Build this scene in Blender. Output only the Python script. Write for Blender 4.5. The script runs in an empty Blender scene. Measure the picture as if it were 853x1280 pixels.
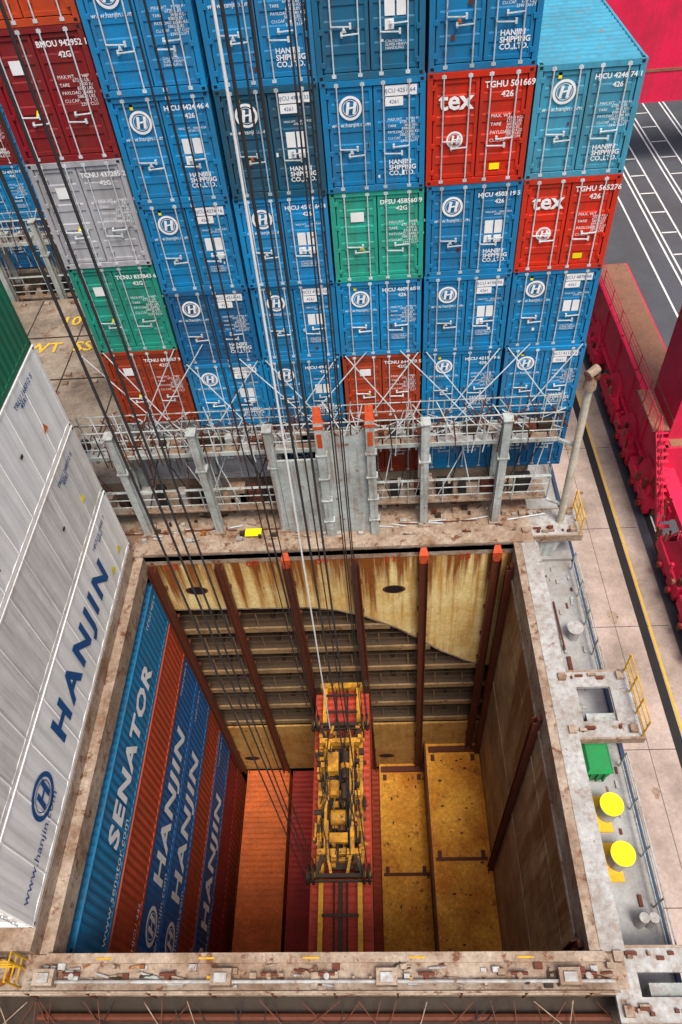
import bpy, math, random
from mathutils import Vector, Matrix, Euler
random.seed(7)
D=bpy.data; S=bpy.context.scene
rad=math.radians
# ------------------------------------------------------------------ materials
MATS={}
def _n(nt,t,**k):
    n=nt.nodes.new(t)
    for a,b in k.items(): setattr(n,a,b)
    return n
def paint(name,col,rust=0.25,dirt=0.35,rough=0.55,streak=0.35,rustcol=(0.10,0.03,0.012),scale=1.0,metal=0.0,vary=0.12,streakcol=None,sw=1.0,dirtcol=None,fine=0.0,spec=0.3,runs=None):
    if name in MATS: return MATS[name]
    m=D.materials.new(name); m.use_nodes=True; nt=m.node_tree; L=nt.links
    bs=nt.nodes['Principled BSDF']; bs.inputs['Specular IOR Level'].default_value=spec
    tc=_n(nt,'ShaderNodeTexCoord'); oi=_n(nt,'ShaderNodeObjectInfo')
    off=_n(nt,'ShaderNodeVectorMath',operation='MULTIPLY_ADD')
    cmb=_n(nt,'ShaderNodeCombineXYZ')
    for i in range(3): L.new(oi.outputs['Random'],cmb.inputs[i])
    L.new(cmb.outputs[0],off.inputs[0]); off.inputs[1].default_value=(37,51,23) if vary else (0,0,0); L.new(tc.outputs['Object'],off.inputs[2])
    n1=_n(nt,'ShaderNodeTexNoise'); n1.inputs['Scale'].default_value=0.9*scale; n1.inputs['Detail'].default_value=5; n1.inputs['Roughness'].default_value=0.7
    L.new(off.outputs[0],n1.inputs['Vector'])
    r1=_n(nt,'ShaderNodeMapRange'); r1.inputs['From Min'].default_value=0.38; r1.inputs['From Max'].default_value=0.66; L.new(n1.outputs['Fac'],r1.inputs['Value'])
    r1.inputs['To Max'].default_value=dirt
    mx=_n(nt,'ShaderNodeMix',data_type='RGBA'); L.new(r1.outputs[0],mx.inputs['Factor'])
    dc=dirtcol or (col[0]*0.40+0.02,col[1]*0.40+0.015,col[2]*0.38+0.01)
    mx.inputs['A'].default_value=(*col,1); mx.inputs['B'].default_value=(*dc,1)
    last=mx
    if streak>0:
        mp=_n(nt,'ShaderNodeMapping'); mp.inputs['Scale'].default_value=(6*scale*sw,6*scale*sw,0.35*scale*sw); L.new(off.outputs[0],mp.inputs['Vector'])
        n2=_n(nt,'ShaderNodeTexNoise'); n2.inputs['Scale'].default_value=1.0; n2.inputs['Detail'].default_value=4; n2.inputs['Roughness'].default_value=0.6; L.new(mp.outputs[0],n2.inputs['Vector'])
        r2=_n(nt,'ShaderNodeMapRange'); r2.inputs['From Min'].default_value=0.48; r2.inputs['From Max'].default_value=0.68; r2.inputs['To Max'].default_value=streak; L.new(n2.outputs['Fac'],r2.inputs['Value'])
        mx2=_n(nt,'ShaderNodeMix',data_type='RGBA'); L.new(r2.outputs[0],mx2.inputs['Factor']); L.new(mx.outputs['Result'],mx2.inputs['A'])
        sc=streakcol or (col[0]*0.4+0.05,col[1]*0.4+0.03,col[2]*0.4+0.015)
        mx2.inputs['B'].default_value=(*sc,1); last=mx2
    if runs:
        # rust runs: long vertical tongues starting at the top edge ztop and thinning out over a length
        ztop,leng,rc,fx=runs
        sx=_n(nt,'ShaderNodeSeparateXYZ'); L.new(tc.outputs['Object'],sx.inputs[0])
        g=_n(nt,'ShaderNodeMapRange'); g.inputs['From Min'].default_value=ztop-leng; g.inputs['From Max'].default_value=ztop; g.inputs['To Min'].default_value=-.10; g.inputs['To Max'].default_value=.17; L.new(sx.outputs['Z'],g.inputs['Value'])
        mq=_n(nt,'ShaderNodeMapping'); mq.inputs['Scale'].default_value=(fx,fx,0.10); L.new(off.outputs[0],mq.inputs['Vector'])
        nq=_n(nt,'ShaderNodeTexNoise'); nq.inputs['Scale'].default_value=1.0; nq.inputs['Detail'].default_value=5; nq.inputs['Roughness'].default_value=0.7; L.new(mq.outputs[0],nq.inputs['Vector'])
        ad=_n(nt,'ShaderNodeMath',operation='ADD'); L.new(nq.outputs['Fac'],ad.inputs[0]); L.new(g.outputs[0],ad.inputs[1])
        rq=_n(nt,'ShaderNodeMapRange'); rq.inputs['From Min'].default_value=.50; rq.inputs['From Max'].default_value=.66; L.new(ad.outputs[0],rq.inputs['Value'])
        mq2=_n(nt,'ShaderNodeMix',data_type='RGBA'); L.new(rq.outputs[0],mq2.inputs['Factor']); L.new(last.outputs['Result'],mq2.inputs['A']); mq2.inputs['B'].default_value=(*rc,1); last=mq2
    if rust>0:
        n3=_n(nt,'ShaderNodeTexNoise'); n3.inputs['Scale'].default_value=3.2*scale; n3.inputs['Detail'].default_value=8; n3.inputs['Roughness'].default_value=0.76; L.new(off.outputs[0],n3.inputs['Vector'])
        r3=_n(nt,'ShaderNodeMapRange'); t=0.74-0.3*rust; r3.inputs['From Min'].default_value=t; r3.inputs['From Max'].default_value=t+0.07; L.new(n3.outputs['Fac'],r3.inputs['Value'])
        mx3=_n(nt,'ShaderNodeMix',data_type='RGBA'); L.new(r3.outputs[0],mx3.inputs['Factor']); L.new(last.outputs['Result'],mx3.inputs['A']); mx3.inputs['B'].default_value=(*rustcol,1)
        last=mx3
    out=last.outputs['Result']
    if fine>0:
        n4=_n(nt,'ShaderNodeTexNoise'); n4.inputs['Scale'].default_value=7.0; n4.inputs['Detail'].default_value=6; n4.inputs['Roughness'].default_value=0.8; L.new(off.outputs[0],n4.inputs['Vector'])
        r5=_n(nt,'ShaderNodeMapRange'); r5.inputs['From Min'].default_value=0.3; r5.inputs['From Max'].default_value=0.7; r5.inputs['To Min'].default_value=1-fine; r5.inputs['To Max'].default_value=1+fine*.6; L.new(n4.outputs['Fac'],r5.inputs['Value'])
        h5=_n(nt,'ShaderNodeHueSaturation'); L.new(r5.outputs[0],h5.inputs['Value']); L.new(out,h5.inputs['Color']); out=h5.outputs[0]
    if vary:
        hs=_n(nt,'ShaderNodeHueSaturation'); r4=_n(nt,'ShaderNodeMapRange'); r4.inputs['To Min'].default_value=1-vary; r4.inputs['To Max'].default_value=1+vary
        L.new(oi.outputs['Random'],r4.inputs['Value']); L.new(r4.outputs[0],hs.inputs['Value']); L.new(out,hs.inputs['Color'])
        out=hs.outputs[0]
    L.new(out,bs.inputs['Base Color'])
    rr=_n(nt,'ShaderNodeMapRange'); rr.inputs['To Min'].default_value=rough-0.1; rr.inputs['To Max'].default_value=min(1,rough+0.25); L.new(n1.outputs['Fac'],rr.inputs['Value']); L.new(rr.outputs[0],bs.inputs['Roughness'])
    bs.inputs['Metallic'].default_value=metal
    MATS[name]=m; return m
def c_(n,*a,**k): 
    k.setdefault('vary',.2); k.setdefault('dirt',.5); k.setdefault('streak',.5); return paint('paint_'+n,*a,**k)
BLUE=c_('blue',(0.004,0.215,0.48),rust=.3); BLUE2=c_('blue_deep',(0.005,0.145,0.36),rust=.34); NAVY=c_('dark_teal_blue',(0.006,0.105,0.195),rust=0.35,vary=.08); MIDB=c_('slate_blue',(0.008,0.13,0.25),rust=0.35)
SKYB=c_('pale_blue',(0.05,0.29,0.43),rust=0.46,rustcol=(0.25,0.12,0.06)); RED=c_('red',(0.56,0.022,0.006),rust=0.24); MAROON=c_('maroon',(0.21,0.008,0.014)); BROWN=c_('oxide_brown',(0.34,0.04,0.012),rust=0.34)
ORNG=c_('orange_red',(0.48,0.055,0.012)); TEAL=c_('teal_green',(0.018,0.34,0.25),rust=.3); GREY=c_('container_grey',(0.38,0.385,0.42)); GREEN=c_('green_container',(0.010,0.16,0.09))
RWHITE=c_('reefer_white',(0.86,0.85,0.83),rust=0.10,dirt=0.35,streak=0.4,dirtcol=(.62,.60,.56),vary=.03,streakcol=(.55,.52,.47)); RGREY=c_('reefer_grey',(0.70,0.68,0.65),rust=0.14,dirt=0.45,dirtcol=(.46,.43,.39),vary=.03)
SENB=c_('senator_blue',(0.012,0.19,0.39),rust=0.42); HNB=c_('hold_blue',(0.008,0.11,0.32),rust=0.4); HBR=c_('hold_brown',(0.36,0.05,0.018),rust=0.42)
GALV=c_('galvanised',(0.58,0.64,0.68),rust=0.34,rough=0.5)
DARK=c_('dark_rubber_and_hole_shade',(0.012,0.012,0.014),rust=0.0,streak=0)  # rubber parts, and the painted shade of casting and bulkhead holes
WLET=c_('white_lettering',(0.88,0.89,0.90),rust=0.12,dirt=0.3,streak=0.0,vary=0,rustcol=(.3,.33,.38))
BLET=c_('blue_lettering',(0.008,0.08,0.25),rust=0.0,dirt=0.2,streak=0.0,vary=0)
YEL=c_('yellow',(0.75,0.42,0.015),rust=0.3); YCLEAN=c_('yellow_clean',(0.88,0.74,0.006),rust=0.0,dirt=0.15,streak=0)
CREAM=paint('cream_rusty_steel',(0.84,0.68,0.32),rust=0.36,dirt=0.85,streak=.8,streakcol=(0.50,0.22,0.03),rustcol=(0.17,0.05,0.012),scale=0.75,vary=0,dirtcol=(0.66,0.40,0.10),fine=.25,runs=(-.3,4.5,(0.24,0.075,0.015),2.6))
HOLDW=paint('hold_side_plate',(0.50,0.355,0.20),rust=0.50,dirt=0.95,streak=0.3,streakcol=(0.30,0.15,0.06),rustcol=(0.24,0.08,0.02),scale=0.55,vary=0,dirtcol=(0.25,0.17,0.10),fine=.35,runs=(-1.0,9,(0.20,0.085,0.03),1.1))
HOLDL=paint('hold_lower_band',(0.55,0.34,0.11),rust=0.5,dirt=0.9,streak=0.5,streakcol=(0.3,0.11,0.02),rustcol=(0.15,0.045,0.012),scale=0.7,vary=0,fine=.3,dirtcol=(.36,.17,.04))
HOLDD=paint('hold_dark_steel',(0.035,0.024,0.017),rust=0.4,vary=0)
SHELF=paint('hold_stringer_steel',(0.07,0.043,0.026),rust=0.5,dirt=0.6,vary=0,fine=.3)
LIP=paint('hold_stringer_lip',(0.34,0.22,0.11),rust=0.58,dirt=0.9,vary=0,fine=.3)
GUIDE=paint('cell_guide_rust',(0.13,0.032,0.016),rust=0.4,vary=0,fine=.3); GTIP=paint('guide_tip_orange',(0.60,0.08,0.02),rust=0.5,vary=0,fine=.3)
FLOORM=paint('tank_top_rust',(0.95,0.47,0.055),rust=0.54,dirt=1.0,streak=0.0,rustcol=(0.26,0.075,0.010),scale=0.5,vary=0,rough=0.6,dirtcol=(0.58,0.19,0.016),fine=.45)
SGREY=paint('ship_grey',(0.47,0.475,0.47),rust=0.50,dirt=0.8,streak=0.5,streakcol=(0.22,0.12,0.06),rustcol=(0.19,0.075,0.03),vary=0,scale=0.8,fine=.3,dirtcol=(0.26,0.23,0.20))
DECK=paint('deck_grey',(0.40,0.405,0.41),rust=0.38,dirt=0.8,vary=0,scale=0.5,streak=0.0,rustcol=(0.2,0.12,0.08),fine=.25,dirtcol=(0.24,0.22,0.2))
COAM=paint('coaming_rusty',(0.42,0.335,0.26),rust=0.64,dirt=0.95,vary=0,scale=0.9,streak=0.0,rustcol=(0.15,0.055,0.025),dirtcol=(0.21,0.12,0.07),fine=.45)
HATCH=paint('hatch_brown',(0.36,0.29,0.22),rust=0.54,dirt=0.95,vary=0,scale=0.5,streak=0.0,dirtcol=(0.11,0.08,0.06),rustcol=(0.18,0.065,0.03),fine=.35)
LGREY=paint('lashing_grey',(0.47,0.52,0.51),rust=0.50,dirt=0.7,streak=0.6,streakcol=(0.2,0.1,0.05),rustcol=(0.22,0.075,0.025),vary=0.05,fine=.25)
CRANE=paint('crane_red',(0.88,0.018,0.09),rust=0.2,dirt=0.5,vary=0,scale=0.4,rustcol=(.25,.02,.04),fine=.15); CRDIRT=paint('crane_dirty_top',(0.32,0.16,0.10),rust=0.5,vary=0,fine=.3)
CONC=paint('quay_concrete',(0.50,0.395,0.345),rust=0.24,dirt=0.8,streak=0.0,scale=0.35,vary=0,rough=0.85,rustcol=(0.3,0.2,0.16),fine=.25)
ASPH=paint('asphalt',(0.085,0.09,0.105),rust=0.0,dirt=0.5,streak=0,scale=0.3,vary=0,rough=0.9,fine=.15)
WATER=paint('harbour_water',(0.02,0.05,0.05),rust=0,dirt=0.3,streak=0,rough=0.15,vary=0)
RMARK=paint('road_paint_white',(0.8,0.8,0.78),rust=0.2,dirt=0.4,streak=0,vary=0,rustcol=(0.1,0.1,0.1)); YMARK=paint('road_paint_yellow',(0.75,0.42,0.03),rust=0.25,dirt=0.3,streak=0,vary=0,rustcol=(0.2,0.15,0.1))
DMARK=paint('deck_paint_yellow',(0.75,0.48,0.05),rust=0.42,dirt=0.5,streak=0,vary=0,rustcol=(0.25,0.18,0.12))
POLE=paint('pole_paint',(0.62,0.57,0.46),rust=0.4,dirt=0.6,vary=0,fine=.2)
HULL=paint('hull_paint',(0.03,0.06,0.12),rust=0.3,vary=0); BINM=paint('bin_green',(0.01,0.26,0.07),rust=0.1,vary=0)
ROPE=paint('wire_rope',(0.03,0.028,0.03),rust=0,streak=0,vary=0); ROPEW=paint('power_cable_white',(0.78,0.78,0.77),rust=0,dirt=0.2,streak=0,vary=0)
SPY=paint('spreader_yellow',(0.66,0.32,0.025),rust=0.64,dirt=1.0,vary=0,rustcol=(0.05,0.022,0.01),scale=1.6,dirtcol=(0.24,0.10,0.015),fine=.3); SPB=paint('spreader_greasy_black',(0.03,0.017,0.012),rust=0.3,vary=0)
SPC=paint('spreader_beam_yellow',(0.75,0.40,0.03),rust=0.4,dirt=.7,vary=0,scale=1.2,fine=.25,dirtcol=(.35,.16,.02))
ORM=paint('orange_mark',(0.75,0.16,0.01),rust=0.1,vary=0); REDM=paint('red_number',(0.55,0.05,0.02),rust=0.2,vary=0)
# ------------------------------------------------------------------ mesh builder
class MB:
    def __init__(s): s.v=[];s.f=[];s.m=[];s.mats=[]
    def mi(s,mat):
        if mat not in s.mats: s.mats.append(mat)
        return s.mats.index(mat)
    def add(s,vs,fs,mat):
        o=len(s.v); s.v+= [tuple(v) for v in vs]; i=s.mi(mat)
        for f in fs: s.f.append(tuple(o+k for k in f)); s.m.append(i)
    def box(s,x0,x1,y0,y1,z0,z1,mat):
        s.add([(x0,y0,z0),(x1,y0,z0),(x1,y1,z0),(x0,y1,z0),(x0,y0,z1),(x1,y0,z1),(x1,y1,z1),(x0,y1,z1)],
              [(0,3,2,1),(4,5,6,7),(0,1,5,4),(1,2,6,5),(2,3,7,6),(3,0,4,7)],mat)
    def beam(s,a,b,w,h,mat,up=(0,0,1)):
        a=Vector(a);b=Vector(b);d=(b-a).normalized();u=Vector(up)
        if abs(d.dot(u))>0.98: u=Vector((0,1,0))
        r=d.cross(u).normalized()*w/2; q=r.cross(d).normalized()*h/2
        vs=[a-r-q,a+r-q,a+r+q,a-r+q,b-r-q,b+r-q,b+r+q,b-r+q]
        s.add(vs,[(0,1,2,3),(7,6,5,4),(0,4,5,1),(1,5,6,2),(2,6,7,3),(3,7,4,0)],mat)
    def cyl(s,a,b,r,mat,n=8,r2=None):
        a=Vector(a);b=Vector(b);d=(b-a).normalized();u=Vector((0,0,1)) if abs(d.z)<0.95 else Vector((1,0,0))
        x=d.cross(u).normalized();y=x.cross(d); r2=r if r2 is None else r2
        vs=[a+(x*math.cos(t*2*math.pi/n)+y*math.sin(t*2*math.pi/n))*r for t in range(n)]+[b+(x*math.cos(t*2*math.pi/n)+y*math.sin(t*2*math.pi/n))*r2 for t in range(n)]
        fs=[(i,(i+1)%n,n+(i+1)%n,n+i) for i in range(n)]+[tuple(range(n))[::-1],tuple(range(n,2*n))]
        s.add(vs,fs,mat)
    def poly(s,pts,mat): s.add(pts,[tuple(range(len(pts)))],mat)
    def rail(s,a,b,h,mat,sp=1.4,r=0.022,mid=2):
        a=Vector(a);b=Vector(b);n=max(1,int((b-a).length/sp+.5))
        for i in range(n+1):
            p=a.lerp(b,i/n); s.cyl(p,p+Vector((0,0,h)),r*1.2,mat,6)
        for k in range(mid+1):
            o=Vector((0,0,h*(k+1)/(mid+1))); s.cyl(a+o,b+o,r,mat,6)
    def mesh(s,name):
        me=D.meshes.new(name); me.from_pydata(s.v,[],s.f)
        for m in s.mats: me.materials.append(m)
        me.polygons.foreach_set('material_index',s.m); me.update(); return me
    def obj(s,name,loc=(0,0,0),parent=None):
        o=D.objects.new(name,s.mesh(name)); o.location=loc; S.collection.objects.link(o)
        if parent: o.parent=parent
        return o
# ------------------------------------------------------------------ text / logo
TC={}
def text(body,size,loc,rot,mat,parent,align='LEFT',name='lettering',bold=0.0,sp=1.0):
    k=(body,size,align,mat.name,bold,sp)
    if k not in TC:
        c=D.curves.new('lettering','FONT'); c.body=body; c.size=size; c.align_x=align; c.align_y='CENTER'; c.materials.append(mat); c.offset=bold; c.space_character=sp; c.space_line=0.85; c.resolution_u=2
        TC[k]=c
    o=D.objects.new(name,TC[k]); o.location=loc; o.rotation_euler=rot; S.collection.objects.link(o); o.parent=parent; return o
def logo_mesh(r,mat):
    k=('logo',r,mat.name)
    if k in TC: return TC[k]
    b=MB(); n=32
    for r0,r1 in ((r*0.78,r),(r*0.62,r*0.67)):
        vs=[];fs=[]
        for i in range(n):
            a=2*math.pi*i/n
            vs+=[(r0*math.cos(a),r0*math.sin(a),0),(r1*math.cos(a),r1*math.sin(a),0)]
        for i in range(n): j=(i+1)%n; fs.append((2*i,2*i+1,2*j+1,2*j))
        b.add(vs,fs,mat)
    w=r*0.17
    for x in (-.3,.3): b.poly([(x*r-w/2-.06*r,-.5*r,.001),(x*r+w-.06*r,-.5*r,.001),(x*r+w+.10*r,.5*r,.001),(x*r-w/2+.1*r,.5*r,.001)],mat)
    b.poly([(-.3*r,-.1*r,.002),(.35*r,.0*r,.002),(.35*r,.14*r,.002),(-.3*r,.06*r,.002)],mat)
    TC[k]=b.mesh('ring_logo'); return TC[k]
def logo(r,loc,rot,mat,parent):
    o=D.objects.new('ring_logo',logo_mesh(r,mat)); o.location=loc;o.rotation_euler=rot;S.collection.objects.link(o);o.parent=parent
# ------------------------------------------------------------------ containers
CM={}
W2=1.219
def corr_side(b,x,sgn,y0,y1,z0,z1,mat,pitch=0.28,dep=0.036):
    n=max(1,int((y1-y0)/pitch)); p=(y1-y0)/n; prof=[]
    for i in range(n):
        y=y0+i*p; prof+=[(y,0),(y+p*.25,0),(y+p*.5,dep),(y+p*.75,dep)]
    prof.append((y1,0)); vs=[];fs=[]
    for y,d in prof: vs+=[(x-sgn*d,y,z0),(x-sgn*d,y,z1)]
    for i in range(len(prof)-1):
        q=(2*i,2*i+2,2*i+3,2*i+1); fs.append(q if sgn>0 else q[::-1])
    b.add(vs,fs,mat)
def corr_roof(b,y0,y1,z,mat,pitch=0.28,dep=0.02):
    n=int((y1-y0)/pitch); p=(y1-y0)/n; prof=[]
    for i in range(n):
        y=y0+i*p; prof+=[(y,0),(y+p*.25,0),(y+p*.5,-dep),(y+p*.75,-dep)]
    prof.append((y1,0)); vs=[];fs=[]
    for y,d in prof: vs+=[(-W2+.06,y,z+d),(W2-.06,y,z+d)]
    for i in range(len(prof)-1): fs.append((2*i,2*i+1,2*i+3,2*i+2))
    b.add(vs,fs,mat)
def container_mesh(mat,H=2.591,L=12.19,reefer=False,roof=None):
    k=(mat.name,H,L,reefer,roof.name if roof else None)
    if k in CM: return CM[k]
    b=MB(); roof=roof or mat
    for sx in (-1,1):
        for (ya,yb) in ((0,.14),(L-.14,L)):
            x0,x1=sorted((sx*W2,sx*(W2-.13))); b.box(x0,x1,ya,yb,.12,H-.12,mat)
            for (za,zb) in ((0,.12),(H-.12,H)):
                x0,x1=sorted((sx*(W2+.004),sx*(W2-.17))); y0,y1=(ya-.004,ya+.17) if ya==0 else (yb-.17,yb+.004)
                b.box(x0,x1,y0,y1,za,zb+(.004 if za>0 else 0),mat)
                xc=sx*(W2-.085)
                if ya==0: b.box(xc-.04,xc+.04,-.007,.01,za+.03,za+.095,DARK)  # dark blocks on the casting paint in the shade of its holes
                xs0,xs1=sorted((sx*W2,sx*(W2+.009))); b.box(xs0,xs1,y0+.05,y1-.05,za+.03,za+.09,DARK)
                if za>0: b.box(xc-.04,xc+.04,(y0+y1)/2-.06,(y0+y1)/2+.06,zb,zb+.008,DARK)
        x0,x1=sorted((sx*W2,sx*(W2-.06)))
        b.box(x0,x1,.17,L-.17,0,.15,mat); b.box(x0,x1,.17,L-.17,H-.07,H-.002,mat)
        corr_side(b,sx*(W2-.006),sx,.14,L-.14,.15,H-.07,mat,*((0.6,0.012) if reefer else (0.28,0.036)))
    if reefer:
        for y in [i*1.2 for i in range(1,10)]: b.box(W2-.02,W2+.006,y,y+.035,.15,H-.07,mat)
    corr_roof(b,.17,L-.17,H-.018,roof,*((0.6,0.008) if reefer else (0.28,0.025)))
    b.box(-W2+.17,W2-.17,0.0,.14,0,.14,mat); b.box(-W2+.17,W2-.17,0.0,.17,H-.13,H-.001,mat)
    b.box(-W2+.17,W2-.17,L-.14,L,0,.14,mat); b.box(-W2+.17,W2-.17,L-.17,L,H-.12,H-.001,mat)
    b.poly([(-W2+.05,.17,.1),(-W2+.05,L-.17,.1),(W2-.05,L-.17,.1),(W2-.05,.17,.1)],DARK)
    b.box(-W2+.13,W2-.13,L-.08,L-.04,.14,H-.12,mat)
    z0,z1=.14,H-.13
    b.box(-W2+.13,W2-.13,.085,.11,z0,z1,DARK)
    for sx in (-1,1):
        xa,xb=sorted((sx*.016,sx*1.065)); b.box(xa,xb,.06,.08,z0+.025,z1-.025,mat)
        for (p,q,r_,t) in ((xa,xa+.08,z0+.025,z1-.025),(xb-.08,xb,z0+.025,z1-.025),(xa+.08,xb-.08,z0+.025,z0+.11),(xa+.08,xb-.08,z1-.11,z1-.025)):
            b.box(p,q,.03,.06,r_,t,mat)
        for fz in (.2,.4,.6,.8):
            zz=z0+(z1-z0)*fz; hh=.11
            vs=[(xa+.08,.06,zz-hh),(xb-.08,.06,zz-hh),(xb-.08,.04,zz-hh+.03),(xa+.08,.04,zz-hh+.03),(xa+.08,.04,zz+hh-.03),(xb-.08,.04,zz+hh-.03),(xb-.08,.06,zz+hh),(xa+.08,.06,zz+hh)]
            b.add(vs,[(0,1,2,3),(3,2,5,4),(4,5,6,7)],mat)
        for xo in (.24,.84):
            x=sx*xo; b.cyl((x,-.0,.05),(x,-.0,H-.04),.018,GALV,6)
            for zz in (.09,H-.09): b.box(x-.05,x+.05,-.012,.03,zz-.035,zz+.035,GALV)
            for zz in (.45,H*.38,H*.64,H-.4): b.box(x-.045,x+.045,-.008,.03,zz-.025,zz+.025,mat)
            zh=.92 if xo<.5 else 1.08
            xe=x+ (sx*.40 if xo<.5 else -sx*.40)
            b.beam((x,-.03,zh),(xe,-.03,zh-.02),.03,.022,GALV)
            b.box(min(xe,xe+.05),max(xe,xe+.05),-.025,.03,zh-.07,zh+.04,GALV)
        for fz in (.08,.36,.64,.92):
            zz=z0+(z1-z0)*fz; xx=sx*1.075; b.box(xx-.045,xx+.05,-.008,.03,zz-.05,zz+.05,mat)
    CM[k]=b.mesh('shipping_container'); return CM[k]
RX=(rad(90),0,0); RSIDE=(rad(90),0,rad(90))
WT='MAX.WT.   30480 KGS\n            67200 LBS\nTARE        3800 KGS\n              8380 LBS\nPAYLOAD 26680 KGS\n            58820 LBS\nCU.CAP.    67.7 CU.M\n             2390 CU.FT'
def ringtxt(o,H,style,seed,label=True):
    rnd=random.Random(seed)
    yy=.022
    code={'hj':'HJCU','tx':'TGHU','x':'TCNU','df':'DFSU','bm':'BMOU'}[style]
    num="%d %02d %d"%(rnd.randint(4000,4999),rnd.randint(10,99),rnd.randint(0,9))
    if style=='hj':
        logo(.27,(-.54,yy,H*.77),RX,WLET,o)
        text('www.hanjin.com',.14,(-.54,yy,H*.625),RX,WLET,o,'CENTER')
        if rnd.random()<.5:
            b=MB(); b.box(.28,1.02,.018,.026,H*.85,H*.935,WLET); b.box(.28,.70,.018,.026,H*.765,H*.84,WLET); b.obj('code_plate',parent=o)
            text('HJCU '+num,.13,(.65,.014,H*.892),RX,BLET,o,'CENTER'); text('4261',.12,(.49,.014,H*.80),RX,BLET,o,'CENTER')
        else:
            text('HJCU '+num,.16,(.10,-.022,H*.88),RX,WLET,o,bold=.004); text('4261',.16,(.55,yy,H*.80),RX,WLET,o,bold=.004)
        if rnd.random()<.6:
            text('HANJIN\nSHIPPING\nCO.,LTD.',.16,(.34,yy,H*.21),RX,WLET,o,bold=.004)
        else: text('CAUTION\nSUPER HEAVY\nHANDLING',.08,(.34,yy,H*.25),RX,WLET,o)
        b=MB()
        if rnd.random()<.6:
            b.box(.34,.56,.032,.036,H*.46,H*.60,WLET); b.box(.60,.80,.032,.036,H*.46,H*.60,WLET)
            for xx in (.34,.60):
                if rnd.random()<.6:b.box(xx,xx+.20,.032,.036,H*.36,H*.44,WLET)
            text(WT[:40],.07,(.33,yy,H*.68),RX,WLET,o)
        else: text(WT,.085,(.33,yy,H*.55),RX,WLET,o)
        b.poly([(-.62,.026,H*.36),(-.50,.026,H*.36),(-.56,.026,H*.41)],ORM if rnd.random()<.5 else WLET)
        if rnd.random()<.5: b.box(-.72,-.64,.03,.036,H*.88,H*.93,YCLEAN)
        for _ in range(rnd.randint(0,4)):
            xx=rnd.uniform(-.95,.8); zz=rnd.uniform(.1,.55)*H; b.box(xx,xx+rnd.uniform(.03,.1),.026,.029,zz,zz+rnd.uniform(.02,.12),rnd.choice([GUIDE,WLET,GUIDE]))
        b.obj('label_panel',parent=o)
    elif style=='tx':
        text('tex',.60,(-.54,yy,H*.76),RX,WLET,o,'CENTER',bold=.014)
        logo(.2,(-.54,yy,H*.42),RX,WLET,o)
        text(code+' %d'%rnd.randint(500000,599999),.19,(.10,-.022,H*.88),RX,WLET,o,bold=.004);text('4261',.19,(.5,yy,H*.79),RX,WLET,o,bold=.004)
        text('MAX. WT.\n\nTARE\n\nPAYLOAD\n\nCU.CAP.',.11,(.3,yy,H*.50),RX,WLET,o); text('30480 KGS\n67200 LBS\n3800 KGS\n8380 LBS\n26680 KGS\n58820 LBS\n67.7 CUM',.085,(.68,yy,H*.50),RX,WLET,o)
        b=MB(); b.box(.35,.6,.028,.032,H*.12,H*.18,YCLEAN); b.obj('label_panel',parent=o)
    else:
        text(code+' %d %d'%(rnd.randint(400000,999999),rnd.randint(0,9)),.17,(.08,-.022,H*.88),RX,WLET,o,bold=.004); text('42G1',.17,(.5,yy,H*.8),RX,WLET,o,bold=.004)
        text(WT,.1,(.30,yy,H*.54),RX,WLET,o)
        b=MB(); b.poly([(-.52,.026,H*.36),(-.36,.026,H*.36),(-.44,.026,H*.42)],YCLEAN); b.box(-.7,-.35,.028,.032,H*.68,H*.78,WLET) ; b.obj('label_panel',parent=o)
def container(mat,x,y,z,H=2.591,style=None,seed=0,L=12.19,reefer=False,name='shipping_container',roof=None):
    o=D.objects.new(name,container_mesh(mat,H,L,reefer,roof)); o.location=(x,y,z); S.collection.objects.link(o)
    if style: ringtxt(o,H,style,seed)
    return o
cols={2:-6.25,3:-3.75,4:-1.25,5:1.25,6:3.75}
tbl={2:[GREY,BLUE,BLUE2,BLUE,BLUE,BLUE],3:[BLUE2,BLUE,BLUE,BLUE,NAVY,BLUE],4:[BROWN,BROWN,BLUE,TEAL,BLUE,MIDB],5:[BLUE,BLUE,BLUE,BLUE,RED,BLUE],6:[BLUE2,BLUE,BLUE,RED,SKYB]}
sd=0
for c,x in cols.items():
    for k,m in enumerate(tbl[c]):
        sd+=1
        st='tx' if m is RED else ('x' if m in (BROWN,GREY) else ('df' if m is TEAL else 'hj'))
        container(m,x+random.uniform(-.03,.03),random.uniform(-.05,.05),1.447+2.6*k,style=st if k>0 else None,seed=sd*13)
for k,(m,st) in enumerate([(GREY,None),(BROWN,'x'),(TEAL,'x'),(GREY,'x'),(MAROON,'bm'),(ORNG,'x')]):
    container(m,-8.77,random.uniform(-.03,.03),1.447+2.905*k,H=2.896,style=st,seed=k+400)
for i,x in enumerate((-11.3,-13.8,-16.3,-18.8,-21.3)):
    for k in range(5 if i<3 else 4):
        container(random.choice([BLUE,BLUE2,BLUE,MAROON]),x,15.6,1.45+2.6*k,style='hj' if k>0 else None,seed=900+i*7+k)
for i,x in enumerate((-8.8,-6.25,-3.75,-1.25,1.25,3.75)):
    for k in range(3): container(random.choice([BLUE,BLUE2,NAVY,BROWN]),x,15.6,1.45+2.6*k)
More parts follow.
